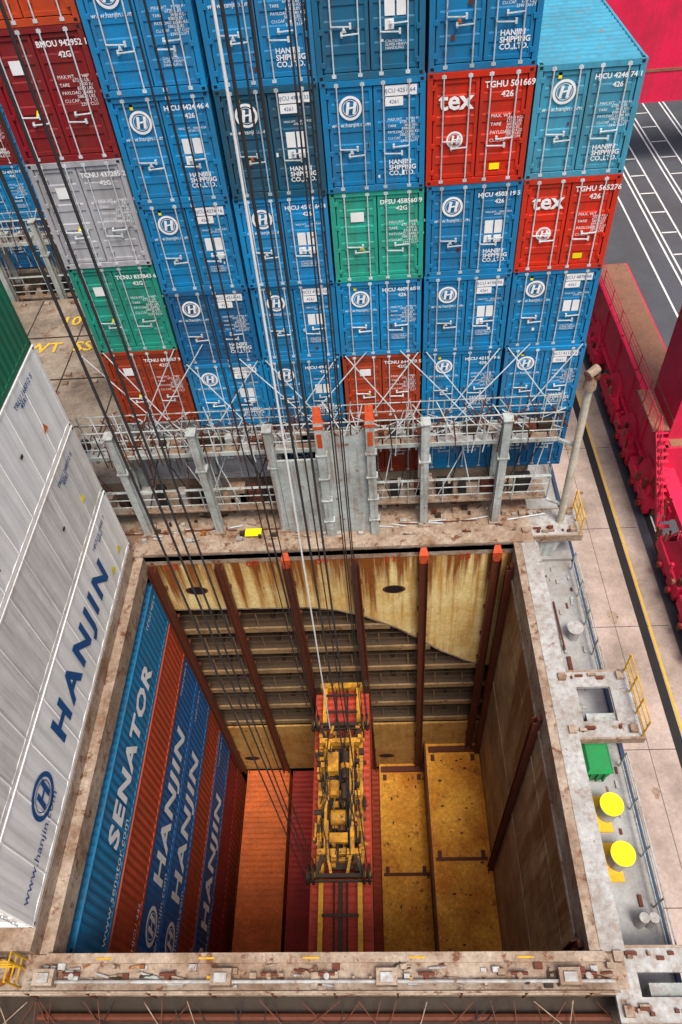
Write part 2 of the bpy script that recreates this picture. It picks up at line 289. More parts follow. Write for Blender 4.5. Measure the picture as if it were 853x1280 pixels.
# deck reefers on the left
xr=-11.77
for k,(m,rf) in enumerate([(RWHITE,True),(RGREY,True),(RWHITE,True),(GREEN,False),(BLUE,False)]):
    o=container(m,xr-.03*k,-14.5,.6+2.93*k,H=2.896,reefer=rf,name='refrigerated_container' if rf else 'shipping_container')
    if k==0:
        text('HANJIN',1.38,(W2+.016,7.2,1.5),RSIDE,BLET,o,'CENTER',bold=.05,sp=1.3)
        logo(.62,(W2+.016,2.75,1.45),RSIDE,BLET,o)
        text('www.hanjin.com',.42,(W2+.016,-.0+.3,.85),RSIDE,BLET,o)
        text('HJCU 610442 7\n        45R1',.22,(W2+.016,10.0,2.4),RSIDE,BLET,o,bold=.004)
        b=MB()
        for y in (10.3,11.2): b.poly([(W2+.018,y,.7),(W2+.018,y+.35,.7),(W2+.018,y+.17,1.0)],YCLEAN)
        b.obj('warning_label',parent=o)
    if k in (1,2):
        text('TRLU 168312 5\n     45R1',.22,(W2+.016,10.0,2.4),RSIDE,BLET,o,bold=.004)
        b=MB(); b.poly([(W2+.018,10.7,1.0),(W2+.018,11.0,1.0),(W2+.018,10.85,1.28)],YCLEAN if k==1 else ORM); b.box(W2+.012,W2+.018,9.2,9.35,1.5,1.6,DARK); b.obj('warning_label',parent=o)
        if k==2: text('SALUT',.5,(W2+.016,5.0,.8),RSIDE,BROWN,o)
for k in range(4): container(random.choice([BLUE,BROWN,RWHITE]),xr-2.65,-14.5,.6+2.93*k,H=2.896)
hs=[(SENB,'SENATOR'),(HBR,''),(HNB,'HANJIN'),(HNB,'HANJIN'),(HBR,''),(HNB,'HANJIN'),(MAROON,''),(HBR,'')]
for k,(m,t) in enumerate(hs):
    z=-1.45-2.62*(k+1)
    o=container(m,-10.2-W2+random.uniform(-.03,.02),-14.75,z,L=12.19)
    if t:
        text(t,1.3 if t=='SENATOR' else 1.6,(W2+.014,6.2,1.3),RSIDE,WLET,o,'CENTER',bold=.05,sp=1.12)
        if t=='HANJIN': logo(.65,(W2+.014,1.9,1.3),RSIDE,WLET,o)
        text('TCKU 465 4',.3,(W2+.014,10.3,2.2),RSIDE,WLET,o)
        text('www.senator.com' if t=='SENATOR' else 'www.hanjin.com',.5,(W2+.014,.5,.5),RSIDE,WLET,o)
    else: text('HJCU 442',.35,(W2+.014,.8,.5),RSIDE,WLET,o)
REDR=c_('roof_orange_brown',(0.72,0.15,0.028),rust=0.38,dirt=0.6,fine=.3)
DKR=c_('roof_dark_red',(0.34,0.018,0.016),rust=0.3,dirt=0.6,fine=.3); SRED=c_('roof_red',(0.42,0.04,0.02),rust=0.38,dirt=0.6,fine=.3)
container(REDR,-8.55,-14.75,-23.0,roof=REDR); container(DKR,-5.95,-14.75,-23.2,roof=DKR)
container(BROWN,-3.6,-14.75,-12.85,roof=SRED)
container(BROWN,-3.4,-14.75,-23.1)
# ------------------------------------------------------------------ ship structure
b=MB()
b.box(3.9,5.5,-45,45,-1.7,-1.5,DECK)
b.box(5.5,5.62,-45,45,-13,-1.38,HULL)
b.box(-34,5.5,-45,-44.9,-13,-1.72,HULL); b.box(-34,5.5,44.9,45,-13,-1.72,HULL); b.box(-34.1,-34,-45,45,-13,-1.6,HULL)
b.box(3.2,3.9,-14.98,-2.42,-1.5,-.03,COAM); b.box(3.17,3.42,-14.97,-2.43,-.028,0.03,COAM); b.box(3.44,4.02,-14.97,-2.43,-.028,.0,SGREY)
for i in range(9):
    y=-14.4+i*1.5; b.beam((3.96,y,-1.5),(3.96,y,-.1),.05,.25,SGREY)
b.box(-25,3.9,-2.4,-.0,-.6,-.02,COAM); b.box(-10.3,3.5,-2.43,-1.95,-.01,.1,COAM); b.box(3.95,5.5,-2.2,-.2,-1.499,-1.35,DECK)
b.box(-25,3.9,.01,12.6,-.6,1.38,HATCH); b.box(-25,3.9,12.61,15,-.6,-.0,HATCH); b.box(-25,3.9,15.2,28,0.3,1.38,HATCH)
for y in (3.2,6.3,9.4): b.box(-25,-10.4,y,y+.06,1.381,1.41,HOLDD)
for x in (-12.6,-15.1,-17.6,-20.1): b.box(x,x+.05,.1,12.5,1.382,1.40,HOLDD)
for x in (-11.0,-12.3,-13.5,-14.8,-16,-17.3,-18.5):
    for y in (.3,6.0,6.6,12.2): b.box(x-.12,x+.12,y-.1,y+.1,1.38,1.5,COAM)
b.box(-25,-10.55,-15.0,-2.45,-.6,.52,COAM)
b.box(-10.54,-10.22,-14.98,-2.43,-.9,-.05,COAM)
b.box(-25,3.95,-15.75,-15.0,-1.5,.0,COAM); b.box(-10.3,3.5,-15.2,-14.98,.003,.08,COAM)
b.box(-25,3.9,-17.3,-15.76,-1.6,-1.2,HOLDD); b.box(-25,3.9,-30,-17.3,-1.5,.3,HATCH)
b.box(3.2,3.88,-14.98,-2.42,-24,-1.501,HOLDW)
b.box(-25,3.9,-15.7,-15.01,-24,-1.501,HOLDW)
b.box(-25,-12.7,-15,-2.4,-24,-.61,HOLDD)
b.box(-13,3.9,-15,-2.4,-24,-23.6,HOLDD)
b.box(-13,3.9,-.9,-.7,-24,-.61,HOLDD)
ship=b.obj('container_ship')
b=MB()
pts=[(-10.4,-.1),(-10.4,-3.6),(-4.6,-3.75),(-3.4,-4.0),(-2.2,-4.6),(-1.0,-5.5),(0,-6.5),(.9,-7.5),(2.0,-8.4),(2.6,-8.8),(3.19,-8.9),(3.19,-.1)]
yb=-2.38
b.poly([(x,yb,z) for x,z in pts],CREAM); b.poly([(x,yb+.05,z) for x,z in pts][::-1],CREAM)
for i in range(1,len(pts)-2):
    (x0,z0),(x1,z1)=pts[i],pts[i+1]; b.beam((x0,yb+.05,z0),(x1,yb+.05,z1),.22,.08,COAM,up=(0,1,0))
b.box(-10.4,3.19,yb-.02,yb-.001,-.36,-.1,GUIDE)
b.box(-10.4,3.19,-2.4,-2.3,-20.6,-14.9,HOLDL)
for z in (-5.3,-7.1,-8.9,-10.7,-12.5,-14.3):
    xe=3.18 if z<-8.9 else {-5.3:-1.3,-7.1:.4,-8.9:2.6}[z]
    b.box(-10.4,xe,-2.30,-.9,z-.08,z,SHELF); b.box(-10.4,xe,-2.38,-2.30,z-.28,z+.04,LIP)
    for q in (.45,.9): b.cyl((-10.4,-2.2,z+q),(xe,-2.2,z+q),.02,SHELF,6)
    for x in [-9.3+i*1.25 for i in range(11)]:
        if x<xe: b.cyl((x,-2.2,z),(x,-2.2,z+.9),.022,LIP,6)
for x in (-8.7,-6.2,-3.7,-1.2,1.3):
    b.box(x-.08,x+.08,-1.9,-1.3,-14.7,-3.7,HOLDD)
for (x,z) in ((-8.75,-2.35),(-1.1,-2.7),(-9.3,-19.0),(-1.75,-19.0)):
    for r,m,dy in ((1.25,GUIDE,.005),(1.0,DARK,.010)):
        b.poly([(x+.36*r*math.cos(t*math.pi/10),(-2.40 if z<-10 else yb)-dy,z+.22*r*math.sin(t*math.pi/10)) for t in range(20)],m)  # flat dark oval paints the shade inside an opening, rusty rim around it
for x in (-10.0,-7.5,-5.0,-2.5,0,2.62):
    b.box(x-.13,x+.13,-2.62,-2.56,-20.4,-.35,GUIDE); b.box(x-.02,x+.02,-2.56,-2.42,-20.4,-.37,GUIDE)
    b.box(x-.16,x-.13,-2.8,-2.56,-20.4,-.5,GUIDE); b.box(x+.13,x+.16,-2.8,-2.56,-20.4,-.5,GUIDE)
    for z in range(-20,-1,2): b.box(x-.2,x+.2,-2.56,-2.42,z,z+.1,GUIDE)
    if x in (-5.0,0,2.62):
        b.box(x-.17,x+.17,-2.66,-2.622,-.75,-.25,GTIP); b.poly([(x-.17,-2.63,-.25),(x+.17,-2.63,-.25),(x+.1,-2.44,-.05),(x-.1,-2.44,-.05)],GTIP)
b.obj('hold_bulkhead',parent=ship)
b=MB()
for y in (-14.7,-8.7,-2.95):
    b.box(3.05,3.18,y-.09,y+.09,-17.4,-.6,GUIDE); b.box(2.92,3.05,y-.11,y-.08,-17.4,-.8,GUIDE); b.box(2.92,3.05,y+.08,y+.11,-17.4,-.8,GUIDE)
for z in (-3.4,-9.2): b.box(3.17,3.2,-15,-2.45,z-.05,z,HOLDW)
b.box(3.15,3.2,-14.97,-2.45,-1.55,-1.4,COAM)
b.box(.35,3.19,-15,-2.41,-20.5,-17.5,FLOORM); b.box(-2.2,.35,-15,-2.41,-23.59,-20.2,FLOORM)
# raised plate edges, brackets and cone seats on the tank top
b.box(.37,.5,-14.9,-2.5,-17.5,-17.40,FLOORM); b.box(3.0,3.15,-14.9,-2.5,-17.5,-17.40,FLOORM); b.box(.5,3.0,-8.3,-8.15,-17.5,-17.42,GUIDE); b.box(-2.1,.26,-8.3,-8.15,-20.2,-20.12,GUIDE)
b.box(.5,3.0,-2.9,-2.6,-17.5,-17.35,GUIDE); b.box(-2.1,.26,-2.9,-2.6,-20.2,-20.05,GUIDE)
for (x,y) in ((.7,-3.2),(2.8,-3.2),(.7,-8.0),(2.8,-8.0),(.7,-14.2),(2.8,-14.2)): b.box(x-.1,x+.1,y-.15,y+.15,-17.5,-17.38,GUIDE)
for (x,y) in ((-1.9,-3.2),(.0,-3.2),(-1.9,-8.0),(.0,-8.0)): b.box(x-.1,x+.1,y-.15,y+.15,-20.2,-20.1,GUIDE)
b.box(.27,.36,-15,-2.41,-20.2,-17.3,GUIDE)
for k in range(22):
    x=random.uniform(.6,3.0); y=random.uniform(-14.5,-2.8); s=random.uniform(.03,.09); b.box(x,x+s*2,y,y+s,-17.5,-17.45,GUIDE); b.box(x-2.5,x-2.5+s,y,y+s*2,-20.2,-20.15,GUIDE)
b.obj('hold_inner_structure',parent=ship)
for t,x in (('05',-9.3),('07',-6.3),('09',-3.7),('11',-1.2),('13',1.5)):
    text(t,.5,(x,yb-.03,-.72),RX,REDM,ship,'CENTER',bold=.01,name='bay_number')
b=MB()
for i in range(190):
    x=random.uniform(-10.3,3.6); y=random.choice([random.uniform(-15.7,-15.25),random.uniform(-1.9,-.3)])
    s=random.uniform(.03,.11); m=random.choice([COAM,GUIDE,SGREY,LGREY,CREAM,YEL]) if i%7==0 else random.choice([COAM,GUIDE,SGREY,HOLDD,COAM])
    if i%3: b.box(x-s,x+s,y-s*.7,y+s*.7,-.02,random.uniform(.04,.22),m)
    else: b.cyl((x-s*2,y,.05),(x+s*2,y+random.uniform(-.1,.1),.06),.03,m,8)
for i in range(5): 
    x=-9+i*2.6; b.box(x,x+.4,-15.12,-15.08,.08,.10,YEL)
b.cyl((-10.6,-15.6,.15),(3.6,-15.6,.15),.04,SGREY,8); b.cyl((-10.6,-16.2,-1.0),(3.6,-16.2,-1.0),.09,GUIDE,8); b.cyl((-25,-16.6,-.9),(3.6,-16.6,-.9),.05,CREAM,8)
for q in (.1,.45): b.cyl((-25,-15.85,q),(3.6,-15.85,q),.025,COAM,6)
for x in [-24+i*1.5 for i in range(19)]: b.cyl((x,-15.85,-.5),(x,-15.85,.45),.03,GUIDE,6)
for i in range(46):
    x=-12+i*.36; b.beam((x,-16.9,-.9),(x+random.uniform(-1.6,1.6),-15.9,-.9+random.uniform(0,.3)),.02,.02,random.choice([GUIDE,COAM,DARK,GUIDE]))
for x in (-10.4,-6,-2,2.3): b.box(x,x+.5,-15.7,-15.35,0.002,.35,COAM); b.box(x+.1,x+.4,-15.65,-15.45,.35,.42,SGREY)
for k,x in enumerate((-9.5,-7.1,-4.6,-3.2,-.8,1.4,3.0)): 
    b.cyl((x,-15.5,.0),(x,-15.5,.24),.07,[SGREY,GUIDE,COAM][k%3],12); b.cyl((x-.2,-15.45,.2),(x+.2,-15.45,.2),.04,GUIDE,8)
b.rail((-12.6,-15.3,.0),(-10.8,-15.3,.0),1.0,YEL,.9); b.rail((-10.8,-15.7,.0),(-10.8,-15.1,.0),1.0,YEL,.6)
for k in range(5):
    n=20; c=(-11.4,-15.4,.05+k*.05)
    for t in range(n):
        a0=t*2*math.pi/n;a1=(t+1)*2*math.pi/n;r=.32+.02*(k%2); b.cyl((c[0]+r*math.cos(a0),c[1]+r*math.sin(a0)*.8,c[2]),(c[0]+r*math.cos(a1),c[1]+r*math.sin(a1)*.8,c[2]),.035,CREAM,6)
b.obj('coaming_fittings',parent=ship)
def pedestal(y0,y1,x0=3.65,x1=5.85,opening=True,nm='deck_pedestal',leg=True):
    b=MB(); z=-.05
    if opening:
        b.box(x0,x1,y0,y0+.5,z-.12,z,SGREY); b.box(x0,x1,y1-.5,y1,z-.12,z,SGREY); b.box(x0,x0+.6,y0+.501,y1-.501,z-.12,z,SGREY); b.box(x1-.6,x1,y0+.501,y1-.501,z-.12,z,SGREY)
    else: b.box(x0,x1,y0,y1,z-.12,z,SGREY)
    b.box(x0,x1,y0-.06,y0-.001,z-.3,z+.02,COAM); b.box(x0,x1,y1+.001,y1+.06,z-.3,z+.02,COAM); b.box(x1+.001,x1+.06,y0-.06,y1+.06,z-.3,z+.02,COAM)
    xc=(x0+x1)/2+.1
    if leg:
        yy=y0+.25; w=.45; vs=[(xc-w,yy-.2,z-.13),(xc+w,yy-.2,z-.13),(xc+w,yy+.55,z-.13),(xc-w,yy+.55,z-.13),(xc-w*.6-.2,yy-.2,-1.5),(xc+w*.6-.2,yy-.2,-1.5),(xc+w*.6-.2,yy+.4,-1.5),(xc-w*.6-.2,yy+.4,-1.5)]
        b.add(vs,[(0,1,2,3),(7,6,5,4),(0,4,5,1),(1,5,6,2),(2,6,7,3),(3,7,4,0)],LGREY)
    for (xx,yy) in ((x0+.1,y0+.1),(x1-.35,y0+.1),(x0+.1,y1-.3),(x1-.35,y1-.3)): b.box(xx,xx+.22,yy,yy+.22,z,z+.16,COAM)
    for i in range(16): 
        xx=random.uniform(x0+.1,x1-.2); yy=random.choice([y0+.2,y1-.25])+random.uniform(-.1,.1); b.box(xx,xx+random.uniform(.05,.3),yy,yy+.08,z,z+random.uniform(.04,.15),random.choice([GUIDE,COAM,GUIDE]))
    b.rail((x1-.05,y0,z),(x1-.05,y1,z),1.0,YEL,.7); 
    return b.obj(nm,parent=ship)
pedestal(-9.6,-7.5); pedestal(-2.1,-.9,3.45,5.6,False); pedestal(-16.4,-14.9,3.6,6.0)
b=MB()
for (a,c) in ((-15,-9.9),(-7.3,-2.6),(2,14),(14,28),(-30,-16.6)): b.rail((5.4,a,-1.5),(5.4,c,-1.5),1.05,LGREY,1.3)
b.obj('deck_railing',parent=ship)
b=MB()
for y in (-4.2,-6.6,-13.6,-10.6): b.box(4.0,4.3,y,y+.5,-1.5,-1.0,LGREY)
b.cyl((4.15,-15,-1.35),(4.15,-2.3,-1.35),.05,GALV,8); b.cyl((4.28,-15,-1.4),(4.28,-2.3,-1.4),.035,LGREY,8)
b.cyl((4.9,-5.4,-1.5),(4.9,-5.4,-.95),.2,SGREY,16,.2); b.cyl((4.9,-5.4,-.95),(4.9,-5.4,-.9),.27,SGREY,16)
b.cyl((4.9,-14.1,-1.5),(4.9,-14.1,-.8),.13,SGREY,16); b.cyl((5.15,-14.1,-1.5),(5.15,-14.1,-.8),.13,SGREY,16)
b.beam((4.6,-7.4,-1.45),(4.6,-6.2,-1.45),.12,.1,GUIDE); b.beam((4.5,-4,-1.45),(4.5,-6,-1.3),.05,.05,GUIDE)
for i in range(36):
    x=random.uniform(4.4,5.3); y=random.uniform(-15,-2.5); s=random.uniform(.03,.1); b.box(x,x+s,y,y+s*random.uniform(1,4),-1.5,-1.5+s,random.choice([GUIDE,SGREY,LGREY,COAM]))
b.obj('deck_fittings',parent=ship)
for i,y in enumerate((-11.3,-12.6)):
    b=MB(); x=4.68
    b.box(x-.58,x+.10,y-.5,y+.5,-1.5,-1.42,YEL); b.cyl((x,y,-1.42),(x,y,-.75),.26,LGREY,32); b.cyl((x,y,-.75),(x,y,-.66),.33,SGREY,32); b.cyl((x,y,-.66),(x,y,-.62),.325,YCLEAN,32)
    b.obj('mooring_bollard')
b=MB(); x,y=4.55,-10.0
vs=[(x-.27,y-.33,-1.4),(x+.27,y-.33,-1.4),(x+.27,y+.33,-1.4),(x-.27,y+.33,-1.4),(x-.34,y-.42,-.6),(x+.34,y-.42,-.6),(x+.34,y+.42,-.6),(x-.34,y+.42,-.6)]
b.add(vs,[(0,3,2,1),(0,1,5,4),(1,2,6,5),(2,3,7,6),(3,0,4,7)],BINM)
for q in (-.2,0,.2): b.box(x+q-.03,x+q+.03,y-.43,y-.36,-1.3,-.62,BINM)
b.add([(x-.38,y-.46,-.6),(x+.38,y-.46,-.6),(x+.38,y+.46,-.6),(x-.38,y+.46,-.6),(x-.3,y-.36,-.48),(x+.3,y-.36,-.48),(x+.3,y+.4,-.48),(x-.3,y+.4,-.48)],[(0,3,2,1),(4,5,6,7),(0,1,5,4),(1,2,6,5),(2,3,7,6),(3,0,4,7)],BINM)
b.cyl((x-.34,y+.5,-.52),(x+.34,y+.5,-.52),.025,BINM,8)
for xx in (-.3,.3): b.cyl((x+xx-.04,y+.36,-1.38),(x+xx+.04,y+.36,-1.38),.12,DARK,14)
b.obj('wheelie_bin')
# ------------------------------------------------------------------ lashing bridge
def bridge(x0,x1,y,posts,name,guide=False):
    b=MB()
    xs=x0
    while xs<x1:
        b.box(xs,min(xs+.55,x1),y-.1,y+.75,3.80,3.85,random.choice([SGREY,SGREY,COAM])); xs+=.6
    b.box(x0,x1,y-.14,y-.101,3.74,3.90,LGREY); b.box(x0,x1,y+.751,y+.79,3.70,3.94,LGREY)
    b.rail((x0,y-.1,3.86),(x1,y-.1,3.86),1.1,LGREY,1.25,.022); b.rail((x0,y+.72,3.86),(x1,y+.72,3.86),1.1,LGREY,1.25,.02)
    b.box(x0,x1,y-.07,y+.8,.85,.92,COAM); b.rail((x0,y-.12,.92),(x1,y-.12,.92),1.15,LGREY,1.25,.022); b.box(x0,x1,y-.115,y-.08,2.05,2.12,LGREY)
    for x in posts:
        b.box(x-.13,x+.13,y-.45,y-.40,0,5.0,LGREY); b.box(x-.03,x+.03,y-.40,y-.17,0,5.0,LGREY); b.box(x-.13,x+.13,y-.17,y-.15,0,5.0,LGREY)
        b.box(x-.14,x+.14,y+.8,y+.9,0,3.7,LGREY)
        b.beam((x,y+.0,.2),(x,y+.6,3.6),.07,.07,LGREY); b.box(x-.2,x+.2,y-.5,y+.1,-.02,.08,COAM)
        b.box(x-.2,x+.2,y-.47,y-.1,3.3,3.36,LGREY)
        b.box(x-.16,x+.16,y-.5,y-.1,5.0,5.04,LGREY)
    xs=x0
    while xs<x1-.3:
        b.box(xs,xs+.06,y-.02,y+.7,3.5,3.78,LGREY)
        for _ in range(3):
            if random.random()<.8: 
                h=random.uniform(.4,1.5); xx=xs+random.uniform(0,.4); b.cyl((xx,y+random.uniform(0,.5),3.9),(xx+random.uniform(-.9,.9),y+.5,3.9+h),.018,random.choice([GALV,GUIDE,GUIDE,LGREY]),6)
        if random.random()<.7: xx=xs; b.cyl((xx,y-.12,4.9),(xx+random.uniform(-.2,.2),y-.14,3.4),.02,random.choice([GUIDE,GALV,DARK]),6)
        if random.random()<.8: b.box(xs,xs+random.uniform(.1,.5),y+.2,y+.5,3.86,3.86+random.uniform(.1,.4),random.choice([GUIDE,LGREY,COAM,HOLDD,HOLDD]))
        if random.random()<.9: b.box(xs,xs+random.uniform(.1,.6),y+.2,y+.6,.92,.92+random.uniform(.2,.8),random.choice([GUIDE,COAM,SGREY,HOLDD,DARK]))
        if random.random()<.7: b.cyl((xs,y+.1,1.0),(xs+random.uniform(-1.2,1.2),y+.3,3.7),.02,random.choice([GUIDE,GALV,DARK]),6)
        if random.random()<.4: b.cyl((xs,y-.3,.02),(xs+random.uniform(.3,1.4),y-.3+random.uniform(-.2,.2),.04),.025,random.choice([GUIDE,GALV]),6)
        xs+=random.uniform(.22,.45)
    if guide:
        for (xa,xb) in ((-3.45,-3.17),(-1.85,-1.57)):
            b.box(xa,xb,y-.75,y-.5,-.02,5.55,LGREY)
            vs=[(xa,y-.75,5.551),(xb,y-.75,5.551),(xb,y-.5,5.551),(xa,y-.5,5.551),(xa+.02,y-.55,6.0),(xb-.02,y-.55,6.0),(xb-.02,y-.5,6.0),(xa+.02,y-.5,6.0)]
            b.add(vs,[(4,5,6,7),(0,1,5,4),(1,2,6,5),(2,3,7,6),(3,0,4,7)],GTIP)
            b.box(xa-.02,xb+.02,y-.77,y-.48,5.3,5.42,GTIP); b.box(xa+.06,xb-.06,y-.76,y-.75,4.5,5.1,GTIP)
            for z in (.8,1.9,3.0,4.1): b.box(xa-.05,xb+.05,y-.78,y-.5,z,z+.05,LGREY)
        pl=[(-3.17,-.02),(-1.85,-.02),(-1.85,5.0),(-2.0,4.95),(-2.2,4.75),(-2.8,4.75),(-3.02,4.95),(-3.17,5.0)]
        b.poly([(x,y-.55,z) for x,z in pl],LGREY); b.poly([(x,y-.50,z) for x,z in pl][::-1],LGREY)
        b.box(-4.85,-3.46,y-.48,y-.4,0,3.7,LGREY)
        for x in (-4.4,-3.9): b.box(x,x+.05,y-.53,y-.48,0,3.7,LGREY)
        b.box(-6.5,-5.9,y-.7,y-.35,0.1,.13,YCLEAN)
    return b.obj(name)
bridge(-11.5,4.4,-1.05,(-10.15,-7.45,-5.0,.05,2.62),'lashing_bridge',True)
bridge(-26,-11.5,13.7,(-25,-22,-19.5,-17,-14.5,-12),'lashing_bridge')
b=MB()
for i in range(1,7):
    xl=-12.5+2.5*i+ .12; xr_=xl+2.26
    zt=1.447+2.6*2+.05 if i>1 else 1.447+2.905*2+.05
    for (a,c) in ((xl+.15,xr_),(xr_-.15,xl)):
        b.cyl((a,-.75,3.95),(c,-.03,zt),.019,GALV,6); 
        m=Vector((a,-.75,3.95)).lerp(Vector((c,-.03,zt)),.28); b.cyl((a,-.75,3.95),m,.035,GUIDE,6)
    for (a,c) in ((xl+.3,xr_-.1),(xr_-.3,xl+.1)):
        b.cyl((a,-.8,3.95),(c,-.05,zt-2.55+.0),.018,GALV,6)
    if i%2: b.cyl((xl+.5,-.8,3.95),(xr_+.9,-.03,zt+.1),.018,GALV,6); b.cyl((xr_-.4,-.8,3.95),(xl-.8,-.03,zt+.1),.018,GALV,6)
b.obj('lashing_rods')
b=MB(); b.cyl((5.0,-1.5,-1.5),(4.85,-1.5,6.2),.13,POLE,20,.12); b.cyl((4.85,-1.5,6.2),(4.85,-1.5,6.7),.2,COAM,14,.15); b.box(4.65,5.05,-1.65,-1.35,6.6,6.7,GUIDE); b.cyl((4.7,-1.6,6.75),(5.0,-1.4,6.85),.14,COAM,12)
b.beam((4.4,-1.2,3.8),(4.9,-1.5,3.8),.1,.1,LGREY); b.beam((4.4,-1.2,.9),(4.95,-1.5,.9),.1,.1,LGREY); b.obj('deck_light_pole')
text('10',1.0,(-16.2,10.6,1.415),(0,0,0),DMARK,ship,'LEFT',bold=.02,name='deck_marking')
text('WT  SS',1.0,(-17.3,8.6,1.415),(0,0,0),DMARK,ship,'LEFT',bold=.02,name='deck_marking')
text('TC',.9,(-15.4,12.0,1.415),(0,0,0),DMARK,ship,'LEFT',bold=.02,name='deck_marking')
# ------------------------------------------------------------------ spreader
b=MB(); cx=-3.6; zt=-10.2
for x in (cx-.75,cx+.75): 
    b.box(x-.09,x+.09,-14.55,-2.8,zt+.12,zt+.45,SPC)
for y in (-14.55,-2.8): 
    b.box(cx-1.15,cx+1.15,y-.12,y+.12,zt+.1,zt+.5,SPY)
    for x in (cx-1.1,cx+1.1): b.box(x-.13,x+.13,y-.18,y+.18,zt-.05,zt+.65,SPB)
for y in (-3.3,-4.1,-12.2,-13.6): b.box(cx-.7,cx+.7,y-.05,y+.05,zt+.46,zt+.52,SPB)
for x in (cx-.85,cx+.85): 
    b.box(x-.08,x+.08,-11,-5,zt+.15,zt+.7,SPY)
for y in (-10.3,-9.6,-8.6,-7.4,-6.4,-5.7): b.box(cx-.8,cx+.8,y-.07,y+.07,zt+.2,zt+.75,SPY if int(y*10)%2 else SPB)
b.box(cx-.5,cx+.5,-10.6,-5.3,zt+.3,zt+.45,SPB)
hz=zt+1.1
for x in (cx-.5,cx+.5): b.box(x-.09,x+.09,-10.2,-5.8,hz,hz+.35,SPY)
for y in (-10.2,-8.0,-5.8): b.box(cx-.85,cx+.85,y-.1,y+.1,hz+.02,hz+.33,SPY)
for x in (cx-.5,cx+.5):
    for y in (-9.6,-8.5,-7.5,-6.4): b.beam((x,y-.4,zt+.7),(x,y+.3,hz),.08,.08,SPY)
for y in (-11.0,-5.0):
    b.box(cx-1.25,cx+1.25,y-.07,y+.07,hz-.1,hz+.15,SPB); b.box(cx-1.25,cx+1.25,y-.22,y-.16,hz+.0,hz+.12,SPB)
    for x in (cx-1.15,cx-.95,cx+.95,cx+1.15):
        b.cyl((x-.04,y,hz+.25),(x+.04,y,hz+.25),.36,SPB,24); b.cyl((x-.06,y,hz+.25),(x+.06,y,hz+.25),.12,SPY,12)
    e=2 if y>-8 else -2
    for sx in (-1,1): b.beam((cx+sx*.9,y,hz+.05),(cx+sx*.4,-8+e*.9,hz+.2),.12,.18,SPB); b.beam((cx+sx*.3,y,hz+.05),(cx+sx*.5,-8+e,hz+.2),.1,.14,SPY)
b.cyl((cx-.3,-9.0,hz+.5),(cx+.3,-9.0,hz+.5),.28,SPY,20)
for sx in (-1,1): b.cyl((cx+sx*.33,-9.0,hz+.5),(cx+sx*.29,-9.0,hz+.5),.42,SPB,20)
b.box(cx-.45,cx-.02,-7.3,-6.5,hz+.3,hz+.8,SPY); b.cyl((cx+.25,-7.5,hz+.5),(cx+.25,-6.4,hz+.5),.16,SPB,14); b.cyl((cx+.25,-7.1,hz+.5),(cx+.25,-6.9,hz+.5),.2,SPY,14)
b.box(cx-.35,cx+.35,-9.95,-9.6,hz+.35,hz+.6,SPY); b.cyl((cx-.2,-8.2,hz+.5),(cx-.2,-7.6,hz+.5),.2,SPY,16); b.cyl((cx+.2,-8.3,hz+.45),(cx+.2,-7.7,hz+.45),.14,SPB,14)
for i in range(260):
    x=cx+random.uniform(-1.0,1.0); y=random.uniform(-10.9,-5.1); s=random.uniform(.025,.11); z0=hz+random.uniform(-.7,.38)
    k=i%4
    if k==0: b.cyl((x-s*1.5,y,z0),(x+s*1.5,y,z0),s,random.choice([SPB,SPY,GUIDE]),10)
    elif k==1: b.cyl((x,y-s*3,z0),(x,y+s*3,z0),s*.5,random.choice([SPB,SPY,GUIDE]),8)
    else: b.box(x-s,x+s,y-s*1.2,y+s*1.2,z0,z0+random.uniform(.05,.25),random.choice([SPY,SPY,SPB,SPB,GUIDE]))
for i in range(26):
    x=cx+random.uniform(-.8,.8); p=Vector((x,random.uniform(-10.8,-8.0),hz+.35)); q=Vector((x+random.uniform(-.4,.4),p.y+random.uniform(1.0,3),hz+.4)); m=(p+q)/2+Vector((random.uniform(-.2,.2),0,random.uniform(-.1,.15)))
    b.cyl(p,m,.022,DARK,6); b.cyl(m,q,.022,DARK,6)
for x in (cx-.25,cx+.25): b.cyl((x,-14.4,zt+.3),(x,-11,zt+.3),.035,SPB,8); b.cyl((x,-5,zt+.3),(x,-2.9,zt+.3),.035,SPB,8)
b.box(cx-.08,cx+.08,-14.4,-11,zt+.15,zt+.25,SPB)
sp=b.obj('container_spreader')
b=MB()
for y in (-11.0,-5.0):
    for x in (cx-1.15,cx-.95,cx+.95,cx+1.15):
        for o in (-.33,.33):
            if y<-8 and o>0 and x>cx: continue
            b.cyl((x,y+o,hz+.25),(x+ (x-cx)*.25,y+o*1.6,45),.019,ROPE,6)
b.obj('hoist_wire_ropes')
b=MB(); b.cyl((cx-.4,-5.4,hz+.6),(cx+.5,-6.4,45),.026,ROPEW,8); b.cyl((cx+.25,-5.4,hz+.6),(cx+.4,-5.8,45),.02,ROPE,8); b.obj('power_cable')
